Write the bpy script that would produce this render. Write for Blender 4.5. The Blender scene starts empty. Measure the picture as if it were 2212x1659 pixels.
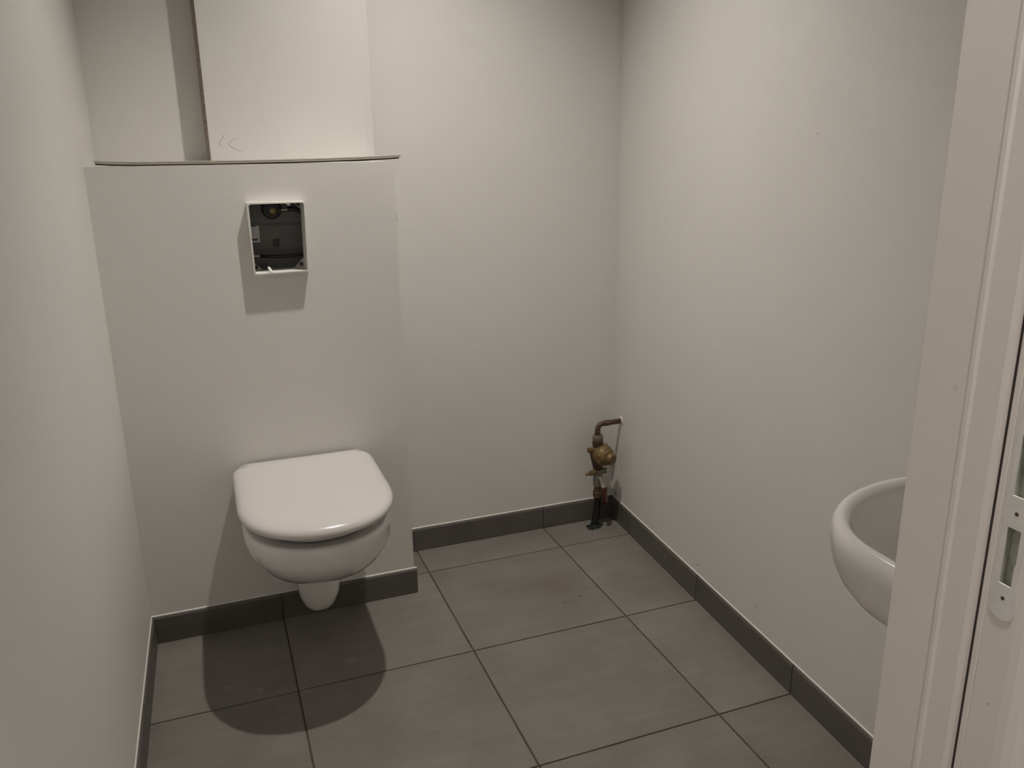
import bpy, bmesh, math, random
from mathutils import Vector, Matrix, Euler
random.seed(7)

# ------------------------------------------------------------------ camera, world, exposure
scene = bpy.context.scene
col = scene.collection
cd = bpy.data.cameras.new('camera')
cam = bpy.data.objects.new('camera', cd)
col.objects.link(cam)
cam.location = (-1.0035, -2.25036, 1.26342)
cam.rotation_euler = (1.29292, 0.01314, -0.36056)
cd.sensor_fit = 'HORIZONTAL'
cd.sensor_width = 36.0
cd.lens = 36.0 * 1771.55 / 2212.0
cd.clip_start = 0.02
cd.clip_end = 50
scene.camera = cam

world = bpy.data.worlds.new('world')
scene.world = world
world.use_nodes = True
world.node_tree.nodes['Background'].inputs[0].default_value = (1, .95, .88, 1)
world.node_tree.nodes['Background'].inputs[1].default_value = 0.0

scene.view_settings.view_transform = 'Standard'
scene.view_settings.look = 'None'
scene.view_settings.exposure = 0.0
scene.view_settings.gamma = 1.0
scene.view_settings.use_curve_mapping = False

LAMP = (-0.45, -0.46, 2.5)         # downlight in the toilet room ceiling
LAMP_POWER = 22.0
HALL_FILL = (-0.64, -2.05, 2.5)    # unseen fill lamp added in the hall ceiling
HALL_FILL_POWER = 25.5
LAMP_COL = (1.0, 0.935, 0.865)

# ------------------------------------------------------------------ room measures (metres)
def xl(y): return -1.2355 + 0.012 * y          # left wall face
def xr(y): return 0.2605 + 0.0573 * y          # right wall face (slightly out of square)
YB = 0.1577                                    # back wall face
YF = -1.795                                    # door wall, room side
YH = -1.918                                    # door wall, hall side
ZC = 2.5
BX_Y = -0.0983                                 # cistern box front
BX_X = -0.5185                                 # cistern box right side
BX_Z = 1.2390
SK_H = 0.079
SK_T = 0.008
JX = -0.5                                      # right door jamb face
JL = -1.225                                    # left door jamb face

# ------------------------------------------------------------------ materials
def new_mat(name):
    m = bpy.data.materials.new(name)
    m.use_nodes = True
    nt = m.node_tree
    return m, nt, nt.nodes['Principled BSDF']

def N(nt, kind, **kw):
    n = nt.nodes.new(kind)
    for k, v in kw.items():
        setattr(n, k, v)
    return n

def ramp(nt, stops):
    r = N(nt, 'ShaderNodeValToRGB')
    el = r.color_ramp.elements
    while len(el) < len(stops):
        el.new(0.5)
    for e, (p, c) in zip(el, stops):
        e.position = p
        e.color = (*c, 1)
    return r

def add_spots(nt, colsock, spots):
    """stains: (centre, radius, softness, colour, strength)"""
    if not spots:
        return colsock
    geo = N(nt, 'ShaderNodeNewGeometry')
    nz = N(nt, 'ShaderNodeTexNoise')
    nz.inputs['Scale'].default_value = 90
    nz.inputs['Detail'].default_value = 3
    nt.links.new(geo.outputs['Position'], nz.inputs['Vector'])
    for (c, r, soft, colr, st) in spots:
        d = N(nt, 'ShaderNodeVectorMath', operation='DISTANCE')
        nt.links.new(geo.outputs['Position'], d.inputs[0])
        d.inputs[1].default_value = c
        w = N(nt, 'ShaderNodeMath', operation='MULTIPLY_ADD')
        nt.links.new(nz.outputs[0], w.inputs[0])
        w.inputs[1].default_value = r * 0.9
        nt.links.new(d.outputs['Value'], w.inputs[2])
        mr = N(nt, 'ShaderNodeMapRange')
        mr.interpolation_type = 'SMOOTHSTEP'
        nt.links.new(w.outputs[0], mr.inputs['Value'])
        mr.inputs['From Min'].default_value = r * (1.45 - soft)
        mr.inputs['From Max'].default_value = r * 1.45
        mr.inputs['To Min'].default_value = st
        mr.inputs['To Max'].default_value = 0
        mx = N(nt, 'ShaderNodeMix', data_type='RGBA')
        nt.links.new(mr.outputs[0], mx.inputs[0])
        nt.links.new(colsock, mx.inputs[6])
        mx.inputs[7].default_value = (*colr, 1)
        colsock = mx.outputs[2]
    return colsock

def paint(name, base, spots=(), rough=0.55, bump=0.06, spec=0.25, mott=0.02):
    m, nt, b = new_mat(name)
    tc = N(nt, 'ShaderNodeNewGeometry')
    n1 = N(nt, 'ShaderNodeTexNoise')
    n1.inputs['Scale'].default_value = 2.6
    n1.inputs['Detail'].default_value = 4
    nt.links.new(tc.outputs['Position'], n1.inputs['Vector'])
    lo = tuple(c * (1 - mott) for c in base)
    hi = tuple(min(1, c * (1 + mott)) for c in base)
    r = ramp(nt, [(0.3, lo), (0.7, hi)])
    nt.links.new(n1.outputs[0], r.inputs[0])
    cs = add_spots(nt, r.outputs[0], spots)
    nt.links.new(cs, b.inputs['Base Color'])
    b.inputs['Roughness'].default_value = rough
    b.inputs['Specular IOR Level'].default_value = spec
    if bump:
        n2 = N(nt, 'ShaderNodeTexNoise')
        n2.inputs['Scale'].default_value = 260
        n2.inputs['Detail'].default_value = 3
        nt.links.new(tc.outputs['Position'], n2.inputs['Vector'])
        bp = N(nt, 'ShaderNodeBump')
        bp.inputs['Strength'].default_value = bump
        bp.inputs['Distance'].default_value = 0.002
        nt.links.new(n2.outputs[0], bp.inputs['Height'])
        nt.links.new(bp.outputs[0], b.inputs['Normal'])
    return m

def solid(name, base, rough=0.4, metal=0.0, spec=0.5, coat=0.0, bump=0.0, mott=0.0, scale=40):
    m, nt, b = new_mat(name)
    b.inputs['Roughness'].default_value = rough
    b.inputs['Metallic'].default_value = metal
    b.inputs['Specular IOR Level'].default_value = spec
    b.inputs['Coat Weight'].default_value = coat
    b.inputs['Coat Roughness'].default_value = 0.05
    tc = N(nt, 'ShaderNodeTexCoord')
    n1 = N(nt, 'ShaderNodeTexNoise')
    n1.inputs['Scale'].default_value = scale
    n1.inputs['Detail'].default_value = 5
    nt.links.new(tc.outputs['Object'], n1.inputs['Vector'])
    r = ramp(nt, [(0.3, tuple(c * (1 - mott) for c in base)), (0.7, tuple(min(1, c * (1 + mott)) for c in base))])
    nt.links.new(n1.outputs[0], r.inputs[0])
    nt.links.new(r.outputs[0], b.inputs['Base Color'])
    if bump:
        bp = N(nt, 'ShaderNodeBump')
        bp.inputs['Strength'].default_value = bump
        bp.inputs['Distance'].default_value = 0.001
        nt.links.new(n1.outputs[0], bp.inputs['Height'])
        nt.links.new(bp.outputs[0], b.inputs['Normal'])
    return m

def tile_mat(name, dark, mid, light, rough, spots=()):
    m, nt, b = new_mat(name)
    geo = N(nt, 'ShaderNodeNewGeometry')
    oi = N(nt, 'ShaderNodeObjectInfo')
    off = N(nt, 'ShaderNodeVectorMath', operation='MULTIPLY_ADD')
    comb = N(nt, 'ShaderNodeCombineXYZ')
    for i in range(3):
        nt.links.new(oi.outputs['Random'], comb.inputs[i])
    nt.links.new(comb.outputs[0], off.inputs[0])
    off.inputs[1].default_value = (37, 53, 11)
    nt.links.new(geo.outputs['Position'], off.inputs[2])
    # cloudy cement
    n1 = N(nt, 'ShaderNodeTexNoise')
    n1.inputs['Scale'].default_value = 5.5
    n1.inputs['Detail'].default_value = 7
    n1.inputs['Roughness'].default_value = 0.62
    nt.links.new(off.outputs[0], n1.inputs['Vector'])
    # trowel streaks along x
    mp = N(nt, 'ShaderNodeMapping')
    mp.inputs['Scale'].default_value = (3, 34, 34)
    mp.inputs['Rotation'].default_value = (0, 0, 0.12)
    nt.links.new(off.outputs[0], mp.inputs['Vector'])
    n2 = N(nt, 'ShaderNodeTexNoise')
    n2.inputs['Scale'].default_value = 1.0
    n2.inputs['Detail'].default_value = 6
    n2.inputs['Roughness'].default_value = 0.7
    nt.links.new(mp.outputs[0], n2.inputs['Vector'])
    mx = N(nt, 'ShaderNodeMix', data_type='FLOAT')
    mx.inputs[0].default_value = 0.33
    nt.links.new(n1.outputs[0], mx.inputs[2])
    nt.links.new(n2.outputs[0], mx.inputs[3])
    r = ramp(nt, [(0.30, dark), (0.5, mid), (0.70, light)])
    nt.links.new(mx.outputs[0], r.inputs[0])
    # whole-tile tone
    tone = N(nt, 'ShaderNodeMapRange')
    nt.links.new(oi.outputs['Random'], tone.inputs['Value'])
    tone.inputs['To Min'].default_value = 0.94
    tone.inputs['To Max'].default_value = 1.05
    mul = N(nt, 'ShaderNodeVectorMath', operation='SCALE')
    nt.links.new(r.outputs[0], mul.inputs[0])
    nt.links.new(tone.outputs[0], mul.inputs['Scale'])
    cs = add_spots(nt, mul.outputs[0], spots)
    nt.links.new(cs, b.inputs['Base Color'])
    rr = N(nt, 'ShaderNodeMapRange')
    nt.links.new(n1.outputs[0], rr.inputs['Value'])
    rr.inputs['To Min'].default_value = rough - 0.08
    rr.inputs['To Max'].default_value = rough + 0.1
    nt.links.new(rr.outputs[0], b.inputs['Roughness'])
    b.inputs['Specular IOR Level'].default_value = 0.35
    bp = N(nt, 'ShaderNodeBump')
    bp.inputs['Strength'].default_value = 0.12
    bp.inputs['Distance'].default_value = 0.001
    nt.links.new(mx.outputs[0], bp.inputs['Height'])
    nt.links.new(bp.outputs[0], b.inputs['Normal'])
    return m

WALL = (0.755, 0.742, 0.712)
DK = (0.10, 0.09, 0.075)
M_wall = paint('wall_paint', WALL)
M_wall_right = paint('wall_paint_right', WALL, spots=[
    ((0.2355, -0.439, 0.106), 0.0035, 0.5, (0.05, 0.04, 0.03), 0.95),
    ((0.219, -0.727, 0.136), 0.009, 0.9, (0.45, 0.41, 0.36), 0.5),
    ((0.213, -0.70, 0.130), 0.006, 0.9, (0.45, 0.41, 0.36), 0.4),
    ((0.214, -0.814, 1.288), 0.003, 0.5, (0.40, 0.36, 0.30), 0.8),
    ((0.263, 0.042, 0.288), 0.003, 0.6, (0.30, 0.26, 0.22), 0.8),
    ((0.266, 0.085, 0.205), 0.0045, 0.6, (0.16, 0.13, 0.10), 0.9),
    ((0.268, 0.13, 0.092), 0.022, 1.0, (0.12, 0.11, 0.09), 0.6),
    ((0.226, -0.60, 0.30), 0.05, 1.2, (0.72, 0.67, 0.60), 0.35),
])
M_wall_back = paint('wall_paint_back', WALL, spots=[
    ((0.235, YB, 0.105), 0.026, 1.0, (0.16, 0.145, 0.12), 0.6),
    ((0.215, YB, 0.16), 0.02, 1.2, (0.35, 0.33, 0.29), 0.4),
    ((-0.4605, YB, 1.0885), 0.0065, 0.8, (0.42, 0.40, 0.35), 0.75),
    ((-0.4615, YB, 1.0800), 0.0060, 0.8, (0.42, 0.40, 0.35), 0.75),
    ((-0.4600, YB, 1.0720), 0.0065, 0.8, (0.42, 0.40, 0.35), 0.75),
])
M_wall_left = paint('wall_paint_left', WALL, spots=[
    ((-1.2418, -0.482, 0.091), 0.0025, 0.5, (0.08, 0.07, 0.06), 0.9),
])
M_panel = paint('panel_white', (0.69, 0.677, 0.645), bump=0.03, rough=0.5)
M_brown = solid('raw_board_edge', (0.40, 0.345, 0.30), rough=0.85, mott=0.25, scale=160, bump=0.4, spec=0.15)
M_pencil = solid('pencil_graphite', (0.50, 0.478, 0.435), rough=0.7, mott=0.15, scale=120)
M_ceiling = paint('ceiling_paint', (0.82, 0.80, 0.76))
M_tile = tile_mat('floor_cement_tile', (0.165, 0.150, 0.137), (0.205, 0.188, 0.170), (0.250, 0.230, 0.210), 0.42, spots=[
    ((-0.115, -0.22, 0), 0.11, 1.3, (0.125, 0.100, 0.078), 0.6),
    ((-0.20, -0.08, 0), 0.09, 1.3, (0.27, 0.25, 0.225), 0.35),
    ((-0.075, -0.305, 0), 0.010, 0.9, (0.09, 0.075, 0.06), 0.8),
    ((-0.045, -0.275, 0), 0.007, 0.9, (0.10, 0.085, 0.07), 0.7),
    ((-0.13, -0.32, 0), 0.016, 1.1, (0.12, 0.095, 0.075), 0.6),
    ((-0.06, -0.225, 0), 0.005, 0.8, (0.10, 0.085, 0.07), 0.7),
    ((-0.955, -0.235, 0), 0.035, 1.2, (0.30, 0.28, 0.255), 0.4),
    ((-1.06, -0.375, 0), 0.014, 1.0, (0.32, 0.30, 0.27), 0.5),
    ((-0.99, -0.41, 0), 0.013, 1.0, (0.36, 0.34, 0.30), 0.5),
    ((-0.76, -0.375, 0), 0.03, 1.1, (0.33, 0.31, 0.28), 0.45),
    ((0.14, -0.03, 0), 0.0035, 0.6, (0.55, 0.52, 0.47), 0.8),
    ((-0.295, 0.045, 0), 0.003, 0.6, (0.55, 0.52, 0.47), 0.8),
    ((-0.88, -0.46, 0), 0.018, 1.0, (0.34, 0.32, 0.29), 0.4),
])
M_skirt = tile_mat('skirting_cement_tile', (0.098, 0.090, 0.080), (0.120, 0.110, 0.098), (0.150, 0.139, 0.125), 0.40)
M_grout = solid('grout', (0.105, 0.088, 0.070), rough=0.95, mott=0.4, scale=9, spec=0.1)
M_caulk = solid('white_caulk', (0.74, 0.72, 0.68), rough=0.5, mott=0.03)
M_porc = solid('white_vitreous_china', (0.84, 0.825, 0.815), rough=0.10, coat=0.6)
M_lid = solid('white_glossy_plastic', (0.70, 0.68, 0.665), rough=0.22, coat=0.25)
M_plastic = solid('white_frame_plastic', (0.76, 0.75, 0.71), rough=0.45, bump=0.15, mott=0.04, scale=60)
M_grey_pl = solid('grey_gusset_plastic', (0.45, 0.45, 0.42), rough=0.5, mott=0.1)
M_cist = solid('grey_cistern_plastic', (0.15, 0.15, 0.147), rough=0.55, mott=0.08, scale=14)
M_cist_dk = solid('dark_cistern_plastic', (0.05, 0.05, 0.045), rough=0.6, mott=0.1)
M_black = solid('black_rubber', (0.014, 0.014, 0.013), rough=0.42, mott=0.2)
M_label = solid('paper_label', (0.72, 0.72, 0.72), rough=0.6, mott=0.03)
M_ink = solid('label_ink', (0.10, 0.10, 0.10), rough=0.7)
M_brass = solid('aged_brass', (0.20, 0.130, 0.058), rough=0.50, metal=0.4, mott=0.25, scale=55, bump=0.25)
M_brass_lt = solid('bright_brass', (0.29, 0.21, 0.10), rough=0.45, metal=0.45, mott=0.15, scale=60)
M_bronze = solid('dull_bronze', (0.20, 0.17, 0.12), rough=0.5, metal=0.45, mott=0.2, scale=60, bump=0.2)
M_bronze_dk = solid('dark_bronze', (0.085, 0.058, 0.033), rough=0.55, metal=0.4, mott=0.25, scale=60, bump=0.2)
M_copper = solid('tarnished_copper', (0.105, 0.070, 0.048), rough=0.5, metal=0.45, mott=0.3, scale=45, bump=0.15)
M_red_br = solid('reddish_brass', (0.125, 0.072, 0.040), rough=0.5, metal=0.4, mott=0.25, scale=60)
M_nickel = solid('nickel_valve_body', (0.22, 0.21, 0.165), rough=0.45, metal=0.4, mott=0.15, scale=50)
M_steel = solid('plated_steel', (0.50, 0.48, 0.43), rough=0.28, metal=0.8, mott=0.05)
M_red = solid('red_vinyl_grip', (0.065, 0.007, 0.008), rough=0.45, mott=0.15)
M_letter = solid('white_grip_lettering', (0.24, 0.18, 0.17), rough=0.6)
M_hdpe = solid('black_supply_pipe', (0.012, 0.012, 0.012), rough=0.35)
M_seal = solid('grey_blue_sealant', (0.026, 0.032, 0.032), rough=0.9, spec=0.1, mott=0.5, scale=70, bump=0.6)
M_frame = paint('door_frame_paint', (0.74, 0.70, 0.675), rough=0.38, bump=0.03, spec=0.4, spots=[
    ((JX, -1.8875, 1.17), 0.0022, 0.6, (0.30, 0.27, 0.25), 0.7),
    ((JX, -1.8895, 1.155), 0.003, 0.8, (0.45, 0.41, 0.38), 0.7),
    ((JX, -1.8930, 1.156), 0.0022, 0.7, (0.40, 0.36, 0.33), 0.7),
    ((JX, -1.8905, 0.868), 0.0015, 0.6, (0.45, 0.41, 0.38), 0.8),
    ((JX, -1.8967, 0.9435), 0.0016, 0.8, (0.40, 0.32, 0.28), 0.8),
    ((JX, -1.826, 1.092), 0.004, 1.0, (0.58, 0.54, 0.50), 0.6),
])
M_strike = solid('strike_plate_metal', (0.70, 0.69, 0.665), rough=0.42, metal=0.0, mott=0.05, scale=90)
M_gasket = solid('seal_groove', (0.055, 0.042, 0.036), rough=0.9)
M_pocket = solid('latch_pocket', (0.46, 0.475, 0.42), rough=0.8, mott=0.3, scale=90)
M_strip = solid('grey_edging_profile', (0.60, 0.56, 0.48), rough=0.35, metal=0.1, mott=0.04)
M_strip_shade = solid('edging_shade_dark', (0.045, 0.035, 0.025), rough=0.8)  # dark colour for the shaded gap and groove of the strip
M_chrome = solid('chrome', (0.85, 0.85, 0.84), rough=0.1, metal=1.0)
M_holder = solid('white_lampholder', (0.7, 0.7, 0.68), rough=0.4)
def emis(name, strength):
    m, nt, b = new_mat(name)
    b.inputs['Base Color'].default_value = (0.9, 0.9, 0.88, 1)
    b.inputs['Emission Color'].default_value = (*LAMP_COL, 1)
    b.inputs['Emission Strength'].default_value = strength
    return m

# ------------------------------------------------------------------ mesh helpers
def build(name, bm, mat, parent=None, smooth=False, bevel=0.0, seg=2, autosmooth=None):
    bmesh.ops.recalc_face_normals(bm, faces=bm.faces)
    me = bpy.data.meshes.new(name)
    bm.to_mesh(me)
    bm.free()
    ob = bpy.data.objects.new(name, me)
    col.objects.link(ob)
    if mat:
        me.materials.append(mat)
    if parent:
        ob.parent = parent
        ob.matrix_parent_inverse = Matrix.Identity(4)
        # meshes are modelled in world space; the parents sit at their own base
        ob.location = -Vector(parent.location) if parent.type == 'EMPTY' else Vector((0, 0, 0))
    if smooth:
        for p in me.polygons:
            p.use_smooth = True
    if autosmooth is not None:
        for p in me.polygons:
            p.use_smooth = True
        me.set_sharp_from_angle(angle=math.radians(autosmooth))
    if bevel:
        md = ob.modifiers.new('bevel', 'BEVEL')
        md.width = bevel
        md.segments = seg
        md.limit_method = 'ANGLE'
        md.angle_limit = math.radians(40)
    return ob

def empty(name, loc, label=None, cat=None, group=None):
    o = bpy.data.objects.new(name, None)
    o.empty_display_size = 0.05
    o.location = loc
    col.objects.link(o)
    if label: o['label'] = label
    if cat: o['category'] = cat
    if group: o['group'] = group
    return o

def structure(o, label=None, cat=None):
    o['kind'] = 'structure'
    if label: o['label'] = label
    if cat: o['category'] = cat
    return o

def box(bm, x0, x1, y0, y1, z0, z1):
    vs = [bm.verts.new((x, y, z)) for z in (z0, z1) for (x, y) in ((x0, y0), (x1, y0), (x1, y1), (x0, y1))]
    for f in ((0, 3, 2, 1), (4, 5, 6, 7), (0, 1, 5, 4), (1, 2, 6, 5), (2, 3, 7, 6), (3, 0, 4, 7)):
        bm.faces.new([vs[i] for i in f])

def prism(bm, pts, z0, z1):
    """vertical prism over an xy polygon"""
    a = [bm.verts.new((p[0], p[1], z0)) for p in pts]
    b = [bm.verts.new((p[0], p[1], z1)) for p in pts]
    n = len(pts)
    bm.faces.new(a[::-1]); bm.faces.new(b)
    for i in range(n):
        bm.faces.new((a[i], a[(i + 1) % n], b[(i + 1) % n], b[i]))

def extrude_poly(bm, pts3, vec):
    a = [bm.verts.new(p) for p in pts3]
    b = [bm.verts.new(Vector(p) + Vector(vec)) for p in pts3]
    n = len(a)
    bm.faces.new(a[::-1]); bm.faces.new(b)
    for i in range(n):
        bm.faces.new((a[i], a[(i + 1) % n], b[(i + 1) % n], b[i]))

def loft(bm, rings, cap0=True, cap1=True):
    vr = [[bm.verts.new(p) for p in r] for r in rings]
    n = len(vr[0])
    for k in range(len(vr) - 1):
        for i in range(n):
            bm.faces.new((vr[k][i], vr[k][(i + 1) % n], vr[k + 1][(i + 1) % n], vr[k + 1][i]))
    def cap(r):
        c = bm.verts.new(sum((v.co for v in r), Vector()) / n)
        for i in range(n):
            bm.faces.new((r[i], r[(i + 1) % n], c))
    if cap0: cap(vr[0])
    if cap1: cap(vr[-1])

def frame_of(d):
    d = Vector(d).normalized()
    u = d.orthogonal().normalized()
    if abs(d.z) < 0.9:
        u = d.cross(Vector((0, 0, 1))).normalized()
    else:
        u = Vector((1, 0, 0)) - d * d.x
        u.normalize()
    return d, u, d.cross(u)

def lathe(bm, origin, axis, prof, n=24, hexa=False):
    """prof: (distance along axis, radius)"""
    d, u, v = frame_of(axis)
    o = Vector(origin)
    rings = []
    for t, r in prof:
        rings.append([o + d * t + (u * math.cos(2 * math.pi * i / n) + v * math.sin(2 * math.pi * i / n)) * r for i in range(n)])
    loft(bm, rings)

def tube(bm, pts, r, n=14):
    pts = [Vector(p) for p in pts]
    rings = []
    pu = None
    for i, p in enumerate(pts):
        t = (pts[min(i + 1, len(pts) - 1)] - pts[max(i - 1, 0)]).normalized()
        if pu is None:
            _, u, _ = frame_of(t)
        else:
            u = (pu - t * pu.dot(t)).normalized()
        pu = u
        v = t.cross(u)
        rr = r[i] if isinstance(r, (list, tuple)) else r
        rings.append([p + (u * math.cos(2 * math.pi * k / n) + v * math.sin(2 * math.pi * k / n)) * rr for k in range(n)])
    loft(bm, rings)

def D_outline(cx, hw, yr, yc, yf, n=48, ns=8, p=2.0, rc=0.0):
    """D plan: straight rear at yr, straight sides to yc, half super-ellipse to yf. returns xy list"""
    pts = []
    s = 1 if yf > yr else -1
    b = abs(yf - yc)
    # left side (x=-hw) from rear to yc
    for i in range(ns):
        t = i / ns
        y = yr + (yc - yr) * t
        x = -hw
        if rc and t * abs(yc - yr) < rc:
            q = 1 - t * abs(yc - yr) / rc
            x = -hw + rc * (1 - math.sqrt(max(0, 1 - q * q)))
        pts.append((cx + x, y))
    for i in range(n + 1):
        a = math.pi * i / n
        c, sn = math.cos(a), math.sin(a)
        x = -hw * math.copysign(abs(c) ** (2 / p), c)
        y = yc + s * b * abs(sn) ** (2 / p)
        pts.append((cx + x, y))
    for i in range(ns - 1, -1, -1):
        t = i / ns
        y = yr + (yc - yr) * t
        x = hw
        if rc and t * abs(yc - yr) < rc:
            q = 1 - t * abs(yc - yr) / rc
            x = hw - rc * (1 - math.sqrt(max(0, 1 - q * q)))
        pts.append((cx + x, y))
    xa_, xb_ = pts[-1][0], pts[0][0]
    for i in range(1, 16):
        pts.append((xa_ + (xb_ - xa_) * i / 16, yr))
    return pts

def ring(pts, z): return [(x, y, z) for x, y in pts]

# ------------------------------------------------------------------ the setting
# floor slab (grout bed) with tiles
bm = bmesh.new()
prism(bm, [(-2.6, -3.6), (1.3, -3.6), (1.3, YB + 0.1), (-2.6, YB + 0.1)], -0.08, -0.0025)
floor = structure(build('floor', bm, M_grout))

T = 0.45
G = 0.0021     # half joint
def clip(poly, f):
    """keep the part of the polygon where f(p) <= 0"""
    out = []
    for i in range(len(poly)):
        a, b = poly[i], poly[(i + 1) % len(poly)]
        fa, fb = f(a), f(b)
        if fa <= 0: out.append(a)
        if fa * fb < 0:
            t = fa / (fa - fb)
            out.append((a[0] + (b[0] - a[0]) * t, a[1] + (b[1] - a[1]) * t))
    return out

def floor_tile(poly):
    bm = bmesh.new()
    prism(bm, poly, -0.010, 0.0)
    o = build('floor_tile', bm, M_tile, floor, bevel=0.0008, seg=1)
    return o

for j in range(-8, 1):
    for i in range(-6, 3):
        x0, x1 = i * T + G, (i + 1) * T - G
        y0, y1 = j * T + G, (j + 1) * T - G
        poly = [(x0, y0), (x1, y0), (x1, y1), (x0, y1)]
        if y1 > YH - 0.0:
            # inside the toilet room (and through the doorway)
            poly = clip(poly, lambda p: p[1] - (YB - 0.002))
            if poly and y0 >= YH:
                poly = clip(poly, lambda p: xl(p[1]) + 0.002 - p[0])
                if poly: poly = clip(poly, lambda p: p[0] - (xr(p[1]) - 0.002))
        poly = clip(poly, lambda p: -2.19 - p[0]) if poly else poly
        poly = clip(poly, lambda p: p[0] - 0.89) if poly else poly
        poly = clip(poly, lambda p: -3.39 - p[1]) if poly else poly
        if len(poly) >= 3:
            ax = [p[0] for p in poly]; ay = [p[1] for p in poly]
            if max(ax) - min(ax) > 0.01 and max(ay) - min(ay) > 0.01:
                floor_tile(poly)

# ceiling
bm = bmesh.new()
box(bm, -2.4, 1.1, -3.6, YB + 0.1, ZC, ZC + 0.08)
structure(build('ceiling', bm, M_ceiling))

# walls of the toilet room
bm = bmesh.new()
box(bm, -1.40, 0.40, YB, YB + 0.08, -0.01, ZC)
structure(build('wall_back', bm, M_wall_back))
bm = bmesh.new()
ny, nz = 130, 130
def shade_bump_left(y, z):
    # low swelling added so its lower flank shades into a soft dark patch
    u_, v_ = (y + 0.62), (z - 1.45)
    c_, s_ = math.cos(0.25), math.sin(0.25)
    p_, q_ = u_ * c_ + v_ * s_, -u_ * s_ + v_ * c_
    return 0.012 * math.exp(-(p_ / 0.34) ** 2 - (q_ / 0.12) ** 2)
gv = [[bm.verts.new((xl(YB + (YF - YB) * i / ny) + shade_bump_left(YB + (YF - YB) * i / ny, -0.01 + (ZC + 0.01) * k / nz), YB + (YF - YB) * i / ny, -0.01 + (ZC + 0.01) * k / nz)) for k in range(nz + 1)] for i in range(ny + 1)]
for i in range(ny):
    for k in range(nz):
        bm.faces.new((gv[i][k], gv[i + 1][k], gv[i + 1][k + 1], gv[i][k + 1]))
bk = [bm.verts.new((xl(y) - 0.08, y, z)) for y, z in ((YB, -0.01), (YF, -0.01), (YF, ZC), (YB, ZC))]
bm.faces.new(bk)
bm.faces.new([gv[i][0] for i in range(ny + 1)] + [bk[1], bk[0]])
bm.faces.new([gv[i][nz] for i in range(ny, -1, -1)] + [bk[3], bk[2]])
bm.faces.new([gv[0][k] for k in range(nz, -1, -1)] + [bk[0], bk[3]])
bm.faces.new([gv[ny][k] for k in range(nz + 1)] + [bk[2], bk[1]])
structure(build('wall_left', bm, M_wall_left, autosmooth=40))
bm = bmesh.new()
prism(bm, [(xr(YB), YB), (xr(YF), YF), (xr(YF) + 0.08, YF), (xr(YB) + 0.08, YB)], -0.01, ZC)
structure(build('wall_right', bm, M_wall_right))

# door wall with its opening
FT = 0.045   # frame post width
DZ = 2.04
bm = bmesh.new()
box(bm, JX + FT, 0.98, YH + 0.012, YF, -0.01, ZC)
structure(build('wall_front', bm, M_wall))
bm = bmesh.new()
box(bm, -2.28, JL - FT, YH + 0.012, YF, -0.01, ZC)
structure(build('wall_front_left', bm, M_wall))
bm = bmesh.new()
box(bm, JL - FT, JX + FT, YH + 0.012, YF, DZ + FT, ZC)
structure(build('wall_front_lintel', bm, M_wall))

# hall behind the camera
bm = bmesh.new(); box(bm, -2.28, -2.20, -3.40, YH + 0.012, -0.01, ZC); structure(build('wall_hall_left', bm, M_wall))
bm = bmesh.new(); box(bm, 0.90, 0.98, -3.40, YH + 0.012, -0.01, ZC); structure(build('wall_hall_right', bm, M_wall))
bm = bmesh.new(); box(bm, -2.28, 0.98, -3.48, -3.40, -0.01, ZC); structure(build('wall_hall_rear', bm, M_wall))

# low boxing in front of the cistern, with the opening for the flush plate
HX0, HX1, HZ0, HZ1 = -0.8885, -0.7535, 0.972, 1.1485
bm = bmesh.new()
yf, yb2 = BX_Y, BX_Y + 0.018
xs = [xl(BX_Y), HX0, HX1, BX_X]
zs = [-0.002, HZ0, HZ1, BX_Z]
for i in range(3):
    for j in range(3):
        if i == 1 and j == 1: continue
        for y in (yf, yb2):
            vs = [bm.verts.new((x, y, z)) for x, z in ((xs[i], zs[j]), (xs[i + 1], zs[j]), (xs[i + 1], zs[j + 1]), (xs[i], zs[j + 1]))]
            bm.faces.new(vs)
def wallquad(a, b, c, d): bm.faces.new([bm.verts.new(p) for p in (a, b, c, d)])
for (x0, z0, x1, z1) in ((HX0, HZ0, HX1, HZ0), (HX1, HZ0, HX1, HZ1), (HX1, HZ1, HX0, HZ1), (HX0, HZ1, HX0, HZ0)):
    wallquad((x0, yf, z0), (x1, yf, z1), (x1, yb2, z1), (x0, yb2, z0))
# side and top boards
wallquad((BX_X, yf, zs[0]), (BX_X, YB, zs[0]), (BX_X, YB, BX_Z), (BX_X, yf, BX_Z))
wallquad((BX_X, yf, BX_Z), (BX_X, YB, BX_Z), (xl(0), YB, BX_Z), (xs[0], yf, BX_Z))
wallquad((BX_X - 0.018, yb2, zs[0]), (BX_X - 0.018, YB, zs[0]), (BX_X - 0.018, YB, BX_Z - 0.018), (BX_X - 0.018, yb2, BX_Z - 0.018))
wallquad((BX_X - 0.018, yb2, BX_Z - 0.018), (BX_X - 0.018, YB, BX_Z - 0.018), (xl(0), YB, BX_Z - 0.018), (xs[0], yb2, BX_Z - 0.018))
bmesh.ops.remove_doubles(bm, verts=bm.verts, dist=0.0002)
structure(build('wall_boxing', bm, M_wall, bevel=0.0025, seg=2))

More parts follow.
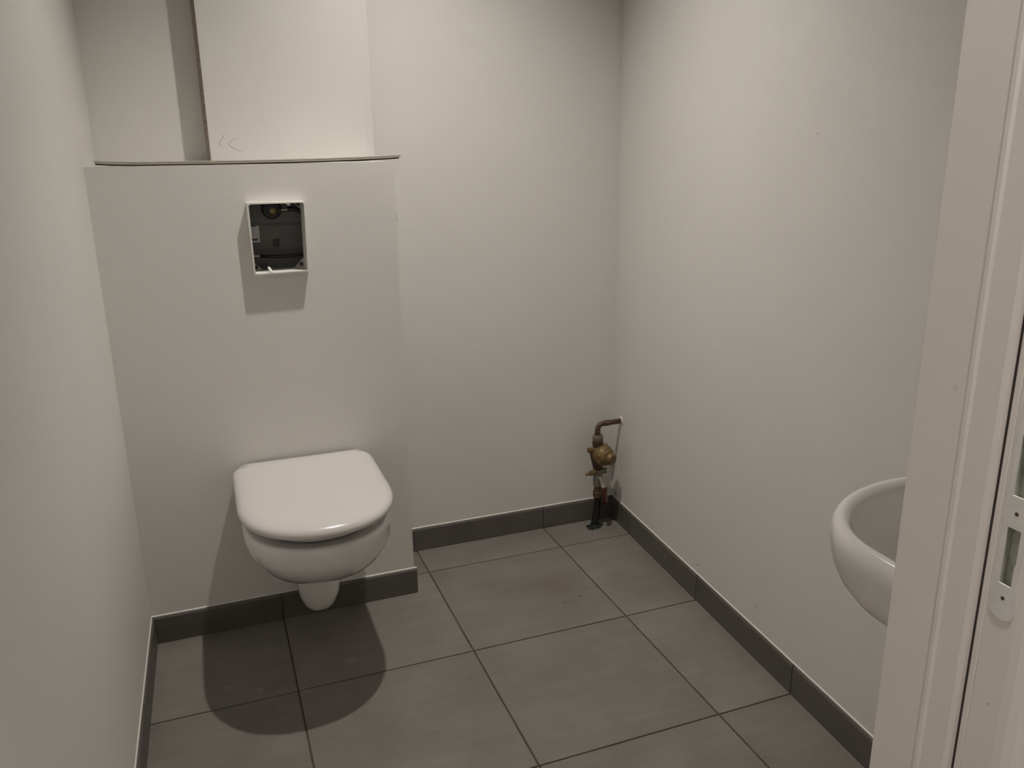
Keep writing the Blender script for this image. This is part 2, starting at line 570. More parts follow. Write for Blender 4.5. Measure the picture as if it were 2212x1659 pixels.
# ------------------------------------------------------------------ tiled baseboards
def skirting(name, segs, label=None):
    """segs: list of (start xy, end xy, inward normal xy) for each tile on the wall line"""
    bmk = bmesh.new()
    for (a, b, nrm) in segs:
        a, b, nrm = Vector(a), Vector(b), Vector(nrm)
        p = [a, b, b + nrm * 0.0045, a + nrm * 0.0045]
        prism(bmk, [tuple(q) for q in p], 0.0, SK_H - 0.004)
    root = structure(build(name, bmk, M_grout))
    for (a, b, nrm) in segs:
        a, b, nrm = Vector(a), Vector(b), Vector(nrm).normalized()
        d = (b - a).normalized()
        a2, b2 = a + d * 0.0012, b - d * 0.0012
        bm = bmesh.new()
        prof = [(0.0005, 0.001), (SK_T, 0.001), (SK_T, SK_H - 0.007), (SK_T - 0.0018, SK_H - 0.0025), (SK_T - 0.0045, SK_H), (0.0005, SK_H)]
        pts = [(a2.x + nrm.x * t, a2.y + nrm.y * t, z) for t, z in prof]
        extrude_poly(bm, pts, (b2.x - a2.x, b2.y - a2.y, 0))
        build('skirting_tile', bm, M_skirt, root, bevel=0.0006, seg=1)
        bm = bmesh.new()
        pts = [(a.x + nrm.x * t, a.y + nrm.y * t, z) for t, z in ((0, SK_H), (0.0028, SK_H), (0, SK_H + 0.0026))]
        extrude_poly(bm, pts, (b.x - a.x, b.y - a.y, 0))
        build('caulk_bead', bm, M_caulk, root)
    return root

cor = 0.0573 * 0 
skirting('baseboard_back', [((BX_X + 0.008, YB), (0.0, YB), (0, -1)), ((0.0, YB), (xr(YB), YB), (0, -1))])
rn = (-1, 0.0573)
ys = [YB - SK_T, 0.0, -0.45, -0.90, -1.35, YF]
skirting('baseboard_right', [((xr(ys[i]), ys[i]), (xr(ys[i + 1]), ys[i + 1]), rn) for i in range(len(ys) - 1)])
ys = [BX_Y - SK_T, -0.482, -0.932, -1.382, YF]
skirting('baseboard_left', [((xl(ys[i]), ys[i]), (xl(ys[i + 1]), ys[i + 1]), (1, -0.012)) for i in range(len(ys) - 1)])
skirting('baseboard_boxing', [((xl(BX_Y), BX_Y), (-0.9, BX_Y), (0, -1)), ((-0.9, BX_Y), (BX_X + 0.0078, BX_Y), (0, -1)),
                              ((BX_X, BX_Y), (BX_X, YB - SK_T), (1, 0))])
skirting('baseboard_front', [((JX + FT + 0.005, YF), (xr(YF) - SK_T, YF), (0, 1))])

# ------------------------------------------------------------------ steel door frame (door leaf out of sight)
dr = empty('door_1', (JX, YF, 0))
dr['kind'] = 'structure'
def jamb_profile(x, s, pocket=False):
    """s=+1: solid lies towards +x"""
    p = [(x + s * FT, YF + 0.004), (x + s * 0.002, YF + 0.004), (x, YF + 0.002), (x, -1.834), (x - s * 0.0009, -1.8365), (x - s * 0.0009, -1.8395), (x, -1.842),
         (x, -1.8615), (x + s * 0.0012, -1.8655), (x + s * 0.004, -1.8672),
         (x + s * 0.012, -1.8672), (x + s * 0.012, -1.8705), (x + s * 0.0005, -1.8712), (x, -1.8722), (x, -1.8755), (x + s * 0.0006, -1.8762), (x, -1.8772)]
    if pocket:
        p += [(x, -1.8825), (x + s * 0.016, -1.8825), (x + s * 0.016, -1.8955), (x, -1.8955)]
    p += [(x, -1.900), (x + s * 0.0008, -1.9065), (x + s * 0.0035, -1.9125), (x + s * 0.0085, -1.917), (x + s * 0.014, YH - 0.0005), (x + s * FT, YH - 0.0005)]
    return p
bm = bmesh.new()
PZ0, PZ1 = 0.958, 1.080
prism(bm, jamb_profile(JX, 1), 0.0, PZ0)
prism(bm, jamb_profile(JX, 1, True), PZ0, PZ1)
prism(bm, jamb_profile(JX, 1), PZ1, DZ)
build('jamb', bm, M_frame, dr)
bm = bmesh.new()
prism(bm, jamb_profile(JL, -1), 0.0, DZ)
build('jamb', bm, M_frame, dr)
bm = bmesh.new()
hp = [(JL - FT, p[1], DZ - (p[0] - JX) * -1) for p in jamb_profile(JX, 1)]
extrude_poly(bm, hp, (JX - JL + 2 * FT, 0, 0))
build('head', bm, M_frame, dr)
bm = bmesh.new()
box(bm, JX + 0.0035, JX + 0.0122, -1.8708, -1.8670, 0.001, DZ - 0.001)
build('seal_groove', bm, M_gasket, dr)
bm = bmesh.new()
box(bm, JX + 0.0060, JX + 0.0162, -1.896, -1.882, PZ0, PZ1)
box(bm, JX + 0.0008, JX + 0.0150, -1.8834, -1.8822, PZ0, PZ1)
box(bm, JX + 0.0008, JX + 0.0150, -1.8957, -1.8944, PZ0, PZ1)
box(bm, JX + 0.0008, JX + 0.0150, -1.8955, -1.8825, PZ0, PZ0 + 0.004)
box(bm, JX + 0.0008, JX + 0.0150, -1.8955, -1.8825, PZ1 - 0.003, PZ1)
box(bm, JX + 0.0008, JX + 0.0150, -1.8955, -1.8825, 1.010, 1.028)
build('latch_pocket', bm, M_pocket, dr)
# strike plate with two cut-outs
bm = bmesh.new()
px0, px1 = JX - 0.0007, JX + 0.0004
ya, yb_, yc_, yd_ = -1.8795, -1.8835, -1.8938, -1.8980
zz = [0.945, 0.9645, 1.0075, 1.0310, 1.0745, 1.095]
for k, (z0, z1) in enumerate(zip(zz[:-1], zz[1:])):
    if k in (1, 3):
        box(bm, px0, px1, yb_, ya, z0, z1)
        box(bm, px0, px1, yd_, yc_, z0, z1)
    else:
        box(bm, px0, px1, yd_, ya, z0, z1)
# rounded ends
for zc, s in ((0.945, -1), (1.095, 1)):
    pts = []
    for i in range(13):
        a = math.pi * i / 12
        pts.append((px0, (ya + yd_) / 2 + math.cos(a) * (ya - yd_) / 2, zc + s * math.sin(a) * 0.0075))
    extrude_poly(bm, pts, (px1 - px0, 0, 0))
# bent lip of the cut-out
box(bm, px0 + 0.0002, px1 + 0.008, yc_ + 0.0001, yc_ + 0.0010, 0.9645, 0.981)
sp = build('strike_plate', bm, M_strike, dr)
sp['label'] = 'bare metal strike plate with two cut-outs'
for z in (0.9542, 1.0187, 1.086):
    bm = bmesh.new()
    lathe(bm, (px0 + 0.0001, -1.8885, z), (-1, 0, 0), [(0, 0.0015), (0.0003, 0.0014), (0.0002, 0.0007)], n=14)
    build('screw', bm, M_bronze_dk, sp)
for o in sp.children:
    o.location = (0, 0, 0)

# ------------------------------------------------------------------ tall panel above the boxing
pn = empty('pipe_cover_panel', (-0.74, 0.12, BX_Z), 'tall white board with raw brown edge standing on the low boxing', 'panel')
bm = bmesh.new()
prism(bm, [(-0.9563, 0.087), (-0.5500, 0.087), (-0.5262, 0.0925), (-0.5262, 0.0955), (-0.9563, 0.0955)], BX_Z + 0.001, ZC - 0.003)
build('face_board', bm, M_panel, pn, bevel=0.002, seg=2)
bm = bmesh.new()
box(bm, -0.9605, -0.530, 0.0957, 0.1015, BX_Z + 0.001, ZC - 0.003)
box(bm, -0.9650, -0.530, 0.1019, 0.1075, BX_Z + 0.001, ZC - 0.003)
bb = build('backing_board', bm, M_brown, pn)
bb['label'] = 'raw brown board edge'
bm = bmesh.new()
for x in (-0.94, -0.56):
    box(bm, x - 0.012, x + 0.026, 0.1077, YB - 0.0005, BX_Z + 0.001, ZC - 0.003)
build('batten', bm, M_brown, pn)
# two pencil strokes
def stroke(pts, y, w):
    bm = bmesh.new()
    P = [Vector((p[0], 0, p[1])) for p in pts]
    L, Rr = [], []
    for i, p in enumerate(P):
        t = (P[min(i + 1, len(P) - 1)] - P[max(i - 1, 0)]).normalized()
        nn = Vector((-t.z, 0, t.x)) * (w / 2 * (0.6 if i in (0, len(P) - 1) else 1))
        L.append(p + nn); Rr.append(p - nn)
    for i in range(len(P) - 1):
        q = [L[i], L[i + 1], Rr[i + 1], Rr[i]]
        a = [bm.verts.new((v.x, y, v.z)) for v in q]
        bm.faces.new(a)
    return bm
def pp(u, v):   # sketch coordinates of the pencil mark -> board coordinates (metres)
    return (-0.9335 + (u - 540) * 0.0000478, 1.3105 - (v - 560) * 0.0000478)
s1 = [pp(*q) for q in ((840, 560), (760, 730), (640, 880), (555, 1000), (560, 1070), (640, 1120), (740, 1145))]
s2 = [pp(*q) for q in ((1440, 700), (1250, 850), (1100, 960), (1070, 1050), (1140, 1170), (1350, 1280), (1600, 1390), (1720, 1450))]
for s in (s1, s2):
    build('pencil_mark', stroke(s, 0.0868, 0.0026), M_pencil, pn)

# ------------------------------------------------------------------ thin edging strip lying on the boxing
es = empty('edging_strip', (-0.86, -0.1, BX_Z), 'thin bowed grey edging strip lying along the top of the boxing', 'edging strip')
path = [(-1.2145, 1.2434), (-1.18, 1.2412), (-1.12, 1.2394), (-1.0185, 1.2391), (-0.90, 1.2392), (-0.80, 1.2398), (-0.695, 1.2408), (-0.60, 1.2428), (-0.54, 1.2448), (-0.497, 1.2468)]
def strip(z0, z1, y0, y1, xa, xb, name, mat):
    bm = bmesh.new()
    rings = []
    for (x, z) in path:
        xx = min(max(x, xa), xb)
        rings.append([(xx, y0, z + z0), (xx, y0, z + z1), (xx, y1, z + z1), (xx, y1, z + z0)])
    loft(bm, rings)
    return build(name, bm, mat, es)
strip(-0.0006, 0.0028, -0.0965, -0.058, -1.211, -0.503, 'gap_shade', M_strip_shade)  # dark layer standing in for the shadow gap under the strip
strip(0.0028, 0.0056, -0.0982, -0.055, -1.2125, -0.4985, 'lower_lip', M_strip)
strip(0.0056, 0.0066, -0.0972, -0.058, -1.2125, -0.500, 'groove', M_strip_shade)
strip(0.0066, 0.0092, -0.0980, -0.055, -1.2145, -0.497, 'upper_lip', M_strip)

# ------------------------------------------------------------------ concealed cistern inside the boxing
ci = empty('concealed_cistern', (-0.82, 0.05, 0.75), 'grey plastic cistern with black fill valve seen inside the wall opening', 'cistern')
CY = -0.010      # cistern front face
bm = bmesh.new()
# front is stepped: upper shelf, middle field, lower dark ledge
prof = [(CY + 0.10, 0.72), (CY - 0.006, 0.72), (CY - 0.006, 0.965), (CY + 0.008, 0.985), (CY + 0.006, 1.083), (CY - 0.006, 1.092), (CY - 0.006, 1.205), (CY + 0.10, 1.205)]
extrude_poly(bm, [(-1.06, y, z) for y, z in prof], (0.48, 0, 0))
build('tank', bm, M_cist, ci, bevel=0.003, seg=2)
bm = bmesh.new(); box(bm, -0.828, -0.811, CY + 0.002, CY + 0.02, 1.028, 1.046); build('knockout', bm, M_cist_dk, ci)
bm = bmesh.new()
lathe(bm, (-0.8255, CY - 0.006, 1.1255), (0, -1, 0), [(0, 0.0245), (0.012, 0.0245), (0.015, 0.021), (0.015, 0.013), (0.018, 0.012)], n=32)
vr = build('valve_ring', bm, M_black, ci, autosmooth=35)
bm = bmesh.new()
lathe(bm, (-0.8245, CY - 0.022, 1.1215), (0, -1, 0), [(0, 0.0085), (0.008, 0.0085), (0.009, 0.0075), (0.009, 0.005), (0.007, 0.0045), (0.007, 0.002)], n=6)
bnut = build('brass_nut', bm, M_brass_lt, ci); bnut['label'] = 'brass nut'
bm = bmesh.new()
lathe(bm, (-0.814, CY - 0.020, 1.1225), (0.99, 0, 0.06), [(0, 0.0075), (0.009, 0.0075), (0.011, 0.005)], n=18)
build('hose_nipple', bm, M_cist_dk, ci, autosmooth=40)
bm = bmesh.new()
lathe(bm, (-0.8025, CY - 0.020, 1.1236), (0.99, 0, 0.06), [(0, 0.0032), (0.004, 0.0027), (0.008, 0.0032), (0.012, 0.0027), (0.016, 0.0032)], n=16)
build('ferrule', bm, M_steel, ci, autosmooth=40)
bm = bmesh.new()
tube(bm, [(-0.787, CY - 0.02, 1.1246), (-0.775, CY - 0.02, 1.1252), (-0.762, CY - 0.02, 1.123), (-0.748, CY - 0.018, 1.116), (-0.732, CY - 0.014, 1.102), (-0.715, CY - 0.01, 1.08)], 0.0058)
build('hose', bm, M_black, ci, smooth=True)
bm = bmesh.new()
tube(bm, [(-0.865, CY - 0.02, 1.0086), (-0.823, CY - 0.022, 1.0055), (-0.786, CY - 0.022, 1.0053), (-0.755, CY - 0.02, 1.009), (-0.72, CY - 0.018, 1.016), (-0.69, CY - 0.01, 1.03)], 0.0040)
build('hose', bm, M_black, ci, smooth=True)
bm = bmesh.new()
lathe(bm, (-0.885, CY - 0.020, 1.0098), (1, 0, -0.05), [(0, 0.0030), (0.016, 0.0030), (0.018, 0.0022), (0.020, 0.0034), (0.024, 0.0034)], n=16)
build('ferrule', bm, M_steel, ci, autosmooth=40)
bm = bmesh.new(); box(bm, -0.912, -0.8595, CY + 0.0040, CY + 0.0052, 1.0415, 1.0895)
lb = build('label', bm, M_label, ci); lb['label'] = 'white paper sticker with print'
for (x0, x1, z0, z1) in ((-0.893, -0.8665, 1.0820, 1.0845), (-0.893, -0.874, 1.0862, 1.0870), (-0.890, -0.8650, 1.0465, 1.0515), (-0.907, -0.896, 1.0465, 1.0515)):
    bm = bmesh.new(); box(bm, x0, x1, CY + 0.0034, CY + 0.0039, z0, z1); build('print', bm, M_ink, lb).location = (0, 0, 0)

# ------------------------------------------------------------------ plastic mounting frame of the missing flush plate
fr = empty('flush_plate_frame', (-0.82, BX_Y, 0.97), 'open white plastic mounting frame sticking out of the boxing above the toilet', 'frame')
FY = BX_Y - 0.023
tw = 0.0042
# slightly skewed rectangle, outer corners at the front
oc = [(-0.8895, 0.9700), (-0.7535, 0.9725), (-0.7500, 1.1490), (-0.8915, 1.1500)]   # BL BR TR TL
icn = [(-0.8850, 0.9755), (-0.7580, 0.9770), (-0.7550, 1.1445), (-0.8860, 1.1445)]
bm = bmesh.new()
yin = BX_Y + 0.055
n = 4
ch = 0.004
def rnd(c, i):
    p, q, r = Vector(c[i - 1]), Vector(c[i]), Vector(c[(i + 1) % 4])
    return [q + (p - q).normalized() * ch, q + (p - q).normalized() * ch * .3 + (r - q).normalized() * ch * .3, q + (r - q).normalized() * ch]
O = [v for i in range(4) for v in rnd(oc, i)]
I = [v for i in range(4) for v in rnd(icn, i)]
def y3(p, y): return (p[0], y, p[1])
k = len(O)
ro = [[bm.verts.new(y3(p, y)) for p in O] for y in (yin, FY + 0.0008)]
ri = [[bm.verts.new(y3(p, y)) for p in I] for y in (yin, FY)]
for i in range(k):
    j = (i + 1) % k
    bm.faces.new((ro[0][i], ro[0][j], ro[1][j], ro[1][i]))
    bm.faces.new((ri[0][j], ri[0][i], ri[1][i], ri[1][j]))
    bm.faces.new((ro[1][i], ro[1][j], ri[1][j], ri[1][i]))
    bm.faces.new((ro[0][j], ro[0][i], ri[0][i], ri[0][j]))
build('collar', bm, M_plastic, fr, bevel=0.0007, seg=2)
# corner gussets with a screw hole, set back inside
def gusset(cx, cz, sx, sz, s=0.024, y=BX_Y + 0.050):
    bm = bmesh.new()
    hc = (cx + sx * s * 0.30, cz + sz * s * 0.34)
    hole = [(hc[0] + 0.0045 * math.cos(2 * math.pi * i / 12), hc[1] + 0.0045 * math.sin(2 * math.pi * i / 12)) for i in range(12)]
    def outer(a):
        # ray from hole centre to the triangle outline
        d = (math.cos(a), math.sin(a)); best = 9
        tri = [(cx, cz), (cx + sx * s, cz), (cx, cz + sz * s)]
        for i in range(3):
            p, q = tri[i], tri[(i + 1) % 3]
            ex, ez = q[0] - p[0], q[1] - p[1]
            den = d[0] * ez - d[1] * ex
            if abs(den) < 1e-12: continue
            t = ((p[0] - hc[0]) * ez - (p[1] - hc[1]) * ex) / den
            if t > 0: best = min(best, t)
        return (hc[0] + d[0] * best, hc[1] + d[1] * best)
    tri = [(cx, cz), (cx + sx * s, cz), (cx, cz + sz * s)]
    angs = [2 * math.pi * i / 24 for i in range(24)] + [math.atan2(p[1] - hc[1], p[0] - hc[0]) % (2 * math.pi) for p in tri]
    angs = sorted(set(round(a, 6) for a in angs))
    for yy in (y, y + 0.0025):
        A = [bm.verts.new(y3(outer(a), yy)) for a in angs]
        B = [bm.verts.new(y3((hc[0] + 0.0048 * math.cos(a), hc[1] + 0.0048 * math.sin(a)), yy)) for a in angs]
        for i in range(len(angs)):
            j = (i + 1) % len(angs)
            bm.faces.new((A[i], A[j], B[j], B[i]))
        if yy == y: first = (A, B)
        else:
            for i in range(len(angs)):
                j = (i + 1) % len(angs)
                bm.faces.new((first[0][i], first[0][j], A[j], A[i]))
                bm.faces.new((first[1][i], first[1][j], B[j], B[i]))
    build('gusset', bm, M_grey_pl, fr)
gusset(-0.8855, 0.9745, 1, 1)
gusset(-0.7570, 0.9760, -1, 1, 0.027)
gusset(-0.7540, 1.1450, -1, -1, 0.022)
gusset(-0.8865, 1.1450, 1, -1, 0.012)
# broken tabs on the rim
bm = bmesh.new()
extrude_poly(bm, [(-0.8010, FY + 0.004, 1.1450), (-0.7860, FY + 0.004, 1.1450), (-0.7880, FY + 0.004, 1.1385), (-0.7920, FY + 0.004, 1.1385)], (0, 0.003, 0))
build('broken_tab', bm, M_plastic, fr)
bm = bmesh.new()
tube(bm, [(-0.8440, FY + 0.001, 0.9740), (-0.8475, FY + 0.012, 0.9800), (-0.8505, FY + 0.024, 0.9860), (-0.8515, FY + 0.027, 0.9875)], [0.0036, 0.0036, 0.0034, 0.0018], n=10)
build('sprue', bm, M_plastic, fr, smooth=True)

# ------------------------------------------------------------------ wall-hung toilet
TX = -0.8115
YW = BX_Y - 0.0004
to = empty('wall_hung_toilet', (TX, YW, 0.05), 'white wall-hung toilet with its lid closed', 'toilet')
# bowl: plan outline per height (z, half width, front y, side-straight end y)
secs = [(0.4170, 0.160, -0.541, -0.36, 0), (0.4190, 0.167, -0.548, -0.36, 0), (0.4150, 0.1725, -0.5545, -0.36, 0), (0.398, 0.1745, -0.557, -0.36, 0), (0.368, 0.172, -0.551, -0.355, .001),
        (0.340, 0.165, -0.531, -0.34, .003), (0.312, 0.155, -0.500, -0.325, .005), (0.284, 0.141, -0.461, -0.305, .007), (0.258, 0.125, -0.416, -0.28, .008),
        (0.236, 0.108, -0.374, -0.255, .008), (0.218, 0.089, -0.330, -0.23, .008), (0.205, 0.066, -0.285, -0.20, .007), (0.198, 0.040, -0.240, -0.17, .006)]
bm = bmesh.new()
loft(bm, [ring(D_outline(TX + dx, hw, YW, yc, yf, p=2.15), z) for z, hw, yf, yc, dx in secs])
bowl = build('bowl', bm, M_porc, to, smooth=True)
# trap outlet under the bowl
bm = bmesh.new()
tr = []
for z, hw, yf in ((0.235, 0.0585, -0.264), (0.19, 0.0580, -0.262), (0.155, 0.0565, -0.258), (0.125, 0.0535, -0.253), (0.105, 0.0475, -0.247), (0.090, 0.0425, -0.240), (0.079, 0.035, -0.232), (0.072, 0.026, -0.222), (0.069, 0.015, -0.212), (0.068, 0.005, -0.20)):
    tr.append(ring(D_outline(TX + 0.005, hw, YW, yf + min(0.045, hw), yf, p=2.1), z))
loft(bm, tr)
build('trap_outlet', bm, M_porc, to, smooth=True)
# seat ring
bm = bmesh.new()
loft(bm, [ring(D_outline(TX, hw, YW - 0.03, -0.33, yf, p=2.15), z) for z, hw, yf in
          ((0.4195, 0.142, -0.518), (0.423, 0.147, -0.523), (0.446, 0.148, -0.524), (0.4555, 0.143, -0.519))])
build('seat', bm, M_lid, to, smooth=True)
# lid
bm = bmesh.new()
lid = []
for z, d in ((0.4535, 0.012), (0.4510, 0.006), (0.4520, 0.0022), (0.4555, 0.0003), (0.4605, 0.0), (0.4655, 0.0015), (0.4705, 0.0060), (0.4745, 0.0130), (0.4772, 0.0225), (0.4790, 0.034), (0.4804, 0.055), (0.4811, 0.085)):
    dr_ = min(d, 0.004) if d < 0.0225 else 0.004 + (d - 0.0225) * 0.8
    lid.append(ring(D_outline(TX, 0.1825 - d, YW - 0.006 - dr_, -0.362, -0.577 + d, p=2.2, rc=0.013), z))
last = lid[-1]
cx_, cy_ = TX, -0.30
for q in (0.7, 0.4, 0.15):
    lid.append([(cx_ + (x - cx_) * q, cy_ + (y - cy_) * q, 0.4813) for x, y, z in last])
loft(bm, lid)
build('lid', bm, M_lid, to, smooth=True)
for s in (-1, 1):
    bm = bmesh.new()
    lathe(bm, (TX + s * 0.078, YW - 0.022, 0.425), (0, 0, 1), [(0, 0.012), (0.024, 0.012), (0.026, 0.010)], n=20)
    build('hinge', bm, M_chrome, to, autosmooth=40)
bm = bmesh.new()
lathe(bm, (TX - 0.157, -0.20, 0.303), (-1, 0, -0.35), [(-0.006, 0.009), (0.0, 0.009), (0.002, 0.007)], n=18)
build('fixing_cap', bm, M_lid, to, smooth=True)

# ------------------------------------------------------------------ small wash basin on the door wall
BXC, BZ = -0.14, 0.82
YWB = YF + 0.0004
wb = empty('wash_basin', (BXC, YWB, 0.665), 'small white oval wash basin beside the door frame', 'wash basin')
def bo(a, b, yc=-1.60): return D_outline(BXC, a, YWB, yc, yc + b, p=2.0)
bm = bmesh.new()
A, B = 0.198, 0.162
ext = [(0.618, A - 0.180, B - 0.150), (0.620, A - 0.160, B - 0.132), (0.627, A - 0.135, B - 0.112), (0.640, A - 0.106, B - 0.090), (0.657, A - 0.077, B - 0.067), (0.680, A - 0.049, B - 0.044),
       (0.705, A - 0.028, B - 0.026), (0.735, A - 0.012, B - 0.0115), (0.765, A - 0.0035, B - 0.0035), (0.790, A, B), (0.806, A - 0.0005, B - 0.0005),
       (0.8145, A - 0.003, B - 0.003), (0.8188, A - 0.0075, B - 0.0075), (0.8200, A - 0.0125, B - 0.0125), (0.8185, A - 0.0175, B - 0.0175),
       (0.8130, A - 0.0220, B - 0.0220)]
ext = [(z if z >= 0.79 else 0.79 - (0.79 - z) * 0.72, a, b, -1.60) for z, a, b in ext]
rings = [ring(bo(a, b, yc), z) for z, a, b, yc in ext]
def inner(a, b, z, yc=-1.60):
    return ring(D_outline(BXC, a, YWB + 0.075, yc, yc + b, p=2.0), z)
for z, a, b in ((0.8115, A - 0.0230, B - 0.0230), (0.800, A - 0.027, B - 0.027), (0.77, A - 0.034, B - 0.034), (0.735, A - 0.048, B - 0.048), (0.708, A - 0.070, B - 0.066), (0.693, A - 0.098, B - 0.086), (0.686, A - 0.14, B - 0.115)):
    rings.append(inner(a, b, z if z > 0.8 else 0.8 - (0.8 - z) * 0.78))
loft(bm, rings)
build('bowl', bm, M_porc, wb, smooth=True)
bm = bmesh.new()
lathe(bm, (BXC, -1.635, 0.7105), (0, 0, 1), [(0, 0.020), (0.003, 0.020), (0.004, 0.018), (0.002, 0.012)], n=24)
build('drain', bm, M_chrome, wb, autosmooth=40)

# ------------------------------------------------------------------ water inlet in the corner
VX, VY = 0.180, 0.104
va = empty('water_inlet_valve', (VX, VY, 0.0), 'brass pressure regulator and stop valve on a pipe in the corner', 'valve')
def vpart(name, mat, *lathes, sm=35, n=24):
    bm = bmesh.new()
    for (o, ax, prof) in lathes:
        lathe(bm, o, ax, prof, n=n)
    return build(name, bm, mat, va, autosmooth=sm)
# black supply pipe out of the floor
bm = bmesh.new()
tube(bm, [(0.1735, VY + 0.002, -0.012), (0.1750, VY + 0.002, 0.010), (0.1800, VY + 0.001, 0.04), (0.1835, VY, 0.07), (0.1845, VY, 0.10), (0.1845, VY, 0.125)], 0.0125, n=20)
build('supply_pipe', bm, M_hdpe, va, smooth=True)
vpart('compression_nut', M_red_br, ((0.1845, VY, 0.103), (0, 0, 1), [(0, 0.0125), (0.004, 0.0165), (0.022, 0.0165), (0.024, 0.0150), (0.030, 0.0150), (0.034, 0.0125), (0.046, 0.0125)]), n=20)
vpart('stop_valve_body', M_nickel, ((0.1850, VY, 0.146), (0, 0, 1), [(0, 0.0125), (0.003, 0.0165), (0.022, 0.0175), (0.032, 0.0170), (0.045, 0.0150), (0.062, 0.0150), (0.066, 0.013)]))
# purge nozzle (left) and plug (right)
vpart('purge_nozzle', M_brass, ((0.176, VY - 0.004, 0.203), (-1, -0.12, -0.10), [(0, 0.0085), (0.010, 0.0085), (0.0105, 0.0095), (0.022, 0.0095), (0.0225, 0.0075), (0.030, 0.0075), (0.031, 0.0050), (0.043, 0.0038), (0.044, 0.002)]), n=18)
vpart('port_plug', M_nickel, ((0.190, VY - 0.006, 0.205), (0.9, -0.5, 0.05), [(0, 0.0100), (0.020, 0.0100), (0.022, 0.0085)]), n=20)
# lever of the stop valve
vpart('lever_nut', M_steel, ((0.183, VY - 0.012, 0.182), (0.25, -1, 0.0), [(0, 0.0085), (0.008, 0.0085), (0.0085, 0.0070), (0.0095, 0.0035), (0.0092, 0.002)]), n=6, sm=20)
LD = Vector((0.12, -0.10, -1)).normalized()
def lever(p0, p1, w0, w1, th, name, mat, parent=None):
    bm = bmesh.new()
    side = Vector((0.94, 0.33, 0)).normalized()
    nor = side.cross(Vector(p1) - Vector(p0)).normalized()
    r = []
    for p, w in ((p0, w0), (p1, w1)):
        p = Vector(p)
        r.append([p - side * w - nor * th, p + side * w - nor * th, p + side * w + nor * th, p - side * w + nor * th])
    loft(bm, r)
    return build(name, bm, mat, va, bevel=0.001, seg=2)
LB = Vector((0.1845, VY - 0.0235, 0.187))
lever(LB, LB + Vector((0.004, -0.004, -0.026)), 0.0085, 0.0085, 0.0013, 'lever', M_steel)
lever(LB + Vector((0.004, -0.004, -0.026)), LB + Vector((0.007, -0.014, -0.034)), 0.0085, 0.0085, 0.0013, 'lever', M_steel)
bm = bmesh.new()
g0, g1 = LB + Vector((0.0065, -0.0125, -0.033)), LB + Vector((0.0105, -0.0165, -0.094))
side = Vector((0.94, 0.33, 0)).normalized()
nor = side.cross(g1 - g0).normalized()
rg = []
for t, w, h in ((0, .0085, .0035), (0.02, .0100, .0046), (0.5, .0100, .0048), (0.9, .0098, .0046), (0.97, .0085, .0038), (1.0, .0055, .0022)):
    p = g0.lerp(g1, t)
    rg.append([p + side * w * math.copysign(abs(math.cos(a)) ** .6, math.cos(a)) + nor * h * math.copysign(abs(math.sin(a)) ** .6, math.sin(a)) for a in [2 * math.pi * i / 20 for i in range(20)]])
loft(bm, rg)
grip = build('lever_grip', bm, M_red, va, smooth=True)
grip['label'] = 'red vinyl lever grip with white lettering'
# lettering along the grip, the characters upright across its width
def text_mesh(txt, size):
    cu = bpy.data.curves.new('t', 'FONT')
    cu.body = txt; cu.size = size; cu.align_x = 'CENTER'; cu.align_y = 'CENTER'; cu.extrude = 0.00015
    ob = bpy.data.objects.new('t', cu); col.objects.link(ob)
    dg = bpy.context.evaluated_depsgraph_get()
    me = bpy.data.meshes.new_from_object(ob.evaluated_get(dg))
    bpy.data.objects.remove(ob); bpy.data.curves.remove(cu)
    return me
me = text_mesh('ANTER', 0.0125)
me.materials.append(M_letter)
lt = bpy.data.objects.new('lettering', me); col.objects.link(lt)
xa = (g1 - g0).normalized()
za = -nor if nor.y > 0 else nor
ya = za.cross(xa)
mid = g0.lerp(g1, 0.56) + za * 0.0050 + side * 0.0025
mw = Matrix(((xa.x, ya.x, za.x, mid.x), (xa.y, ya.y, za.y, mid.y), (xa.z, ya.z, za.z, mid.z), (0, 0, 0, 1)))
lt.data.transform(mw)
lt.parent = grip
# pressure regulator
vpart('regulator_neck', M_bronze_dk, ((0.183, VY, 0.208), (0, 0, 1), [(0, 0.015), (0.012, 0.018), (0.030, 0.022), (0.050, 0.027), (0.068, 0.026), (0.078, 0.020), (0.084, 0.018), (0.098, 0.018), (0.100, 0.015)]))
vpart('gauge_port', M_brass, ((0.170, VY, 0.2835), (-1, -0.25, 0.02), [(0, 0.0085), (0.018, 0.0085), (0.0185, 0.0092), (0.026, 0.0092), (0.027, 0.0075)]), n=18)
vpart('gauge_port', M_brass, ((0.190, VY - 0.002, 0.288), (1, -0.15, 0.06), [(0, 0.0100), (0.024, 0.0100), (0.026, 0.0085)]), n=18)
bellax = Vector((0.42, -1, -0.16)).normalized()
bo_ = Vector((0.190, VY - 0.008, 0.266))
reg = vpart('regulator_bell', M_brass, (bo_, bellax, [(-0.014, 0.0300), (0.006, 0.0362), (0.014, 0.0368), (0.017, 0.0358), (0.024, 0.0332), (0.033, 0.0290), (0.039, 0.0240), (0.040, 0.0212), (0.050, 0.0205), (0.054, 0.0180), (0.056, 0.0120), (0.0565, 0.004)]), n=32)
d, u, v = frame_of(bellax)
